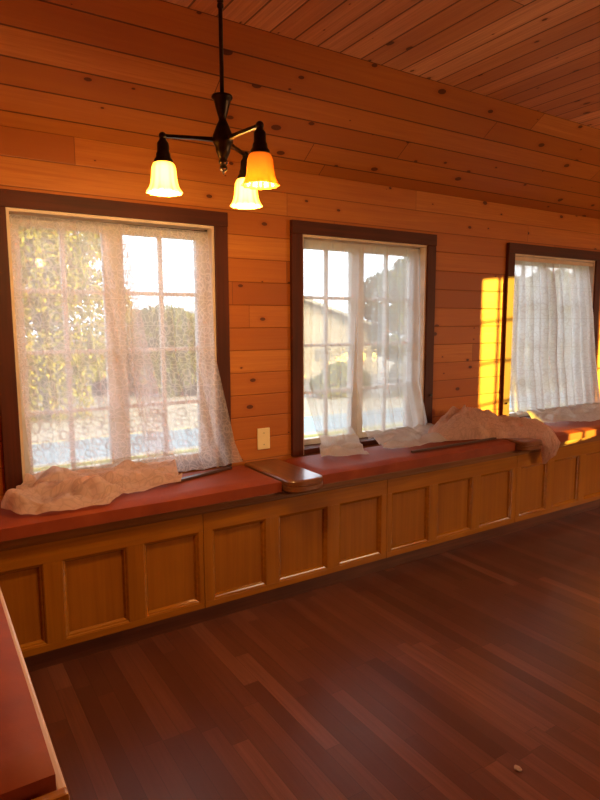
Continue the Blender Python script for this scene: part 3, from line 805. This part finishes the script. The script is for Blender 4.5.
wf = obj('window', B(11.75, 12.35, gy0 - .05, gy0 + .01, .05, .45, .01), plain('grey_shutter', (.42, .42, .40), .5), r)
# distant low house with pale roof
r = empty('distant_house', (0, 0, 0), label='distant pale-roofed house beyond the hedge, seen through the first window right half', cat='building')
obj('wall', B(8.4, 12.2, 27.0, 30, GZ, 1.15), wallm, r)
bm = bmesh.new(); vs = [bm.verts.new(q) for q in ((8.1, 26.7, 1.15), (12.5, 26.7, 1.15), (12.5, 30.3, 1.15), (8.1, 30.3, 1.15), (8.5, 28.5, 2.0), (12.1, 28.5, 2.0))]
for q in ((0, 1, 5, 4), (2, 3, 4, 5), (0, 4, 3), (1, 2, 5), (0, 3, 2, 1)): bm.faces.new([vs[i] for i in q])
obj('roof', bm, roofm, r)
# tall fence added out of view to keep low sun off the back window
tag(obj('sun_blocking_fence', B(-6, 12.5, -9.1, -9.0, GZ, 2.7), M['toe']), 'added tall board fence behind the house, blocks low sun, out of the picture', 'fence')

# ------------------------------------------------------------------ light
w = bpy.data.worlds.new('World'); bpy.context.scene.world = w; w.use_nodes = True
nt = w.node_tree; bg = nt.nodes['Background']
tcw = nt.nodes.new('ShaderNodeTexCoord'); dt = nt.nodes.new('ShaderNodeVectorMath'); dt.operation = 'DOT_PRODUCT'
dt.inputs[1].default_value = (.62, -.72, .30); nt.links.new(tcw.outputs['Generated'], dt.inputs[0])
rp = nt.nodes.new('ShaderNodeValToRGB'); nt.links.new(dt.outputs['Value'], rp.inputs[0])
rp.color_ramp.elements[0].position = 0.0; rp.color_ramp.elements[0].color = (.37, .395, .45, 1)
rp.color_ramp.elements[1].position = .8; rp.color_ramp.elements[1].color = (1, .80, .56, 1)
nt.links.new(rp.outputs[0], bg.inputs[0]); bg.inputs[1].default_value = 4.6
sd = bpy.data.lights.new('sun', 'SUN'); sd.energy = 24; sd.color = (1, .62, .05); sd.angle = math.radians(.4)
so = bpy.data.objects.new('sun', sd); C.objects.link(so)
dv = Vector((-1, 1, -math.tan(math.radians(3.5)) * 1.414)).normalized()
so.rotation_euler = dv.to_track_quat('-Z', 'Y').to_euler()
def portal(loc, size, sy, rot):
    a = bpy.data.lights.new('portal', 'AREA'); a.shape = 'RECTANGLE'; a.size = size; a.size_y = sy; a.energy = 1
    a.cycles.is_portal = True
    o = bpy.data.objects.new('portal', a); C.objects.link(o); o.location = loc; o.rotation_euler = rot
for x0, x1 in W: portal(((x0 + x1) / 2, YW + .165, (ZB + ZT) / 2), x1 - x0, ZT - ZB, (-PI / 2, 0, 0))
for a, b, c, d in SW: portal((XR + .14, (a + b) / 2, (c + d) / 2), b - a, d - c, (PI / 2, 0, PI / 2))
for a, b, c, d in RW: portal(((a + b) / 2, YB - .14, (c + d) / 2), b - a, d - c, (PI / 2, 0, 0))

# ------------------------------------------------------------------ camera
yaw, pit, rol = (math.radians(q) for q in (32.563, 7.2305, -.2187))
F = Vector((math.sin(yaw) * math.cos(pit), math.cos(yaw) * math.cos(pit), -math.sin(pit)))
r_ = F.cross(Vector((0, 0, 1))).normalized(); u_ = r_.cross(F)
r2 = r_ * math.cos(rol) + u_ * math.sin(rol); u2 = -r_ * math.sin(rol) + u_ * math.cos(rol)
cam = bpy.data.cameras.new('camera'); cam.sensor_fit = 'HORIZONTAL'; cam.sensor_width = 36; cam.lens = 36.0 * 600.1 / 600; cam.clip_start = .02
co = bpy.data.objects.new('camera', cam); C.objects.link(co)
m = Matrix((( r2.x, u2.x, -F.x, 0), (r2.y, u2.y, -F.y, 0), (r2.z, u2.z, -F.z, 1.3), (0, 0, 0, 1)))
co.matrix_world = m
bpy.context.scene.camera = co
# put the scrap where the eye sees it on the floor
px, py = 518, 770
d = F * 600.1 + r2 * (px - 300) - u2 * (py - 400); t = -1.3 / d.z
SCRAP.location = (d.x * t, d.y * t, 0)

vs = bpy.context.scene.view_settings
vs.view_transform = 'Standard'; vs.look = 'None'; vs.exposure = 1.12; vs.gamma = 1.0; vs.use_curve_mapping = False
bpy.context.scene.display_settings.display_device = 'sRGB'
cy_ = bpy.context.scene.cycles
cy_.max_bounces = 10; cy_.diffuse_bounces = 6; cy_.transparent_max_bounces = 24; cy_.sample_clamp_indirect = 6; cy_.caustics_reflective = False; cy_.caustics_refractive = False
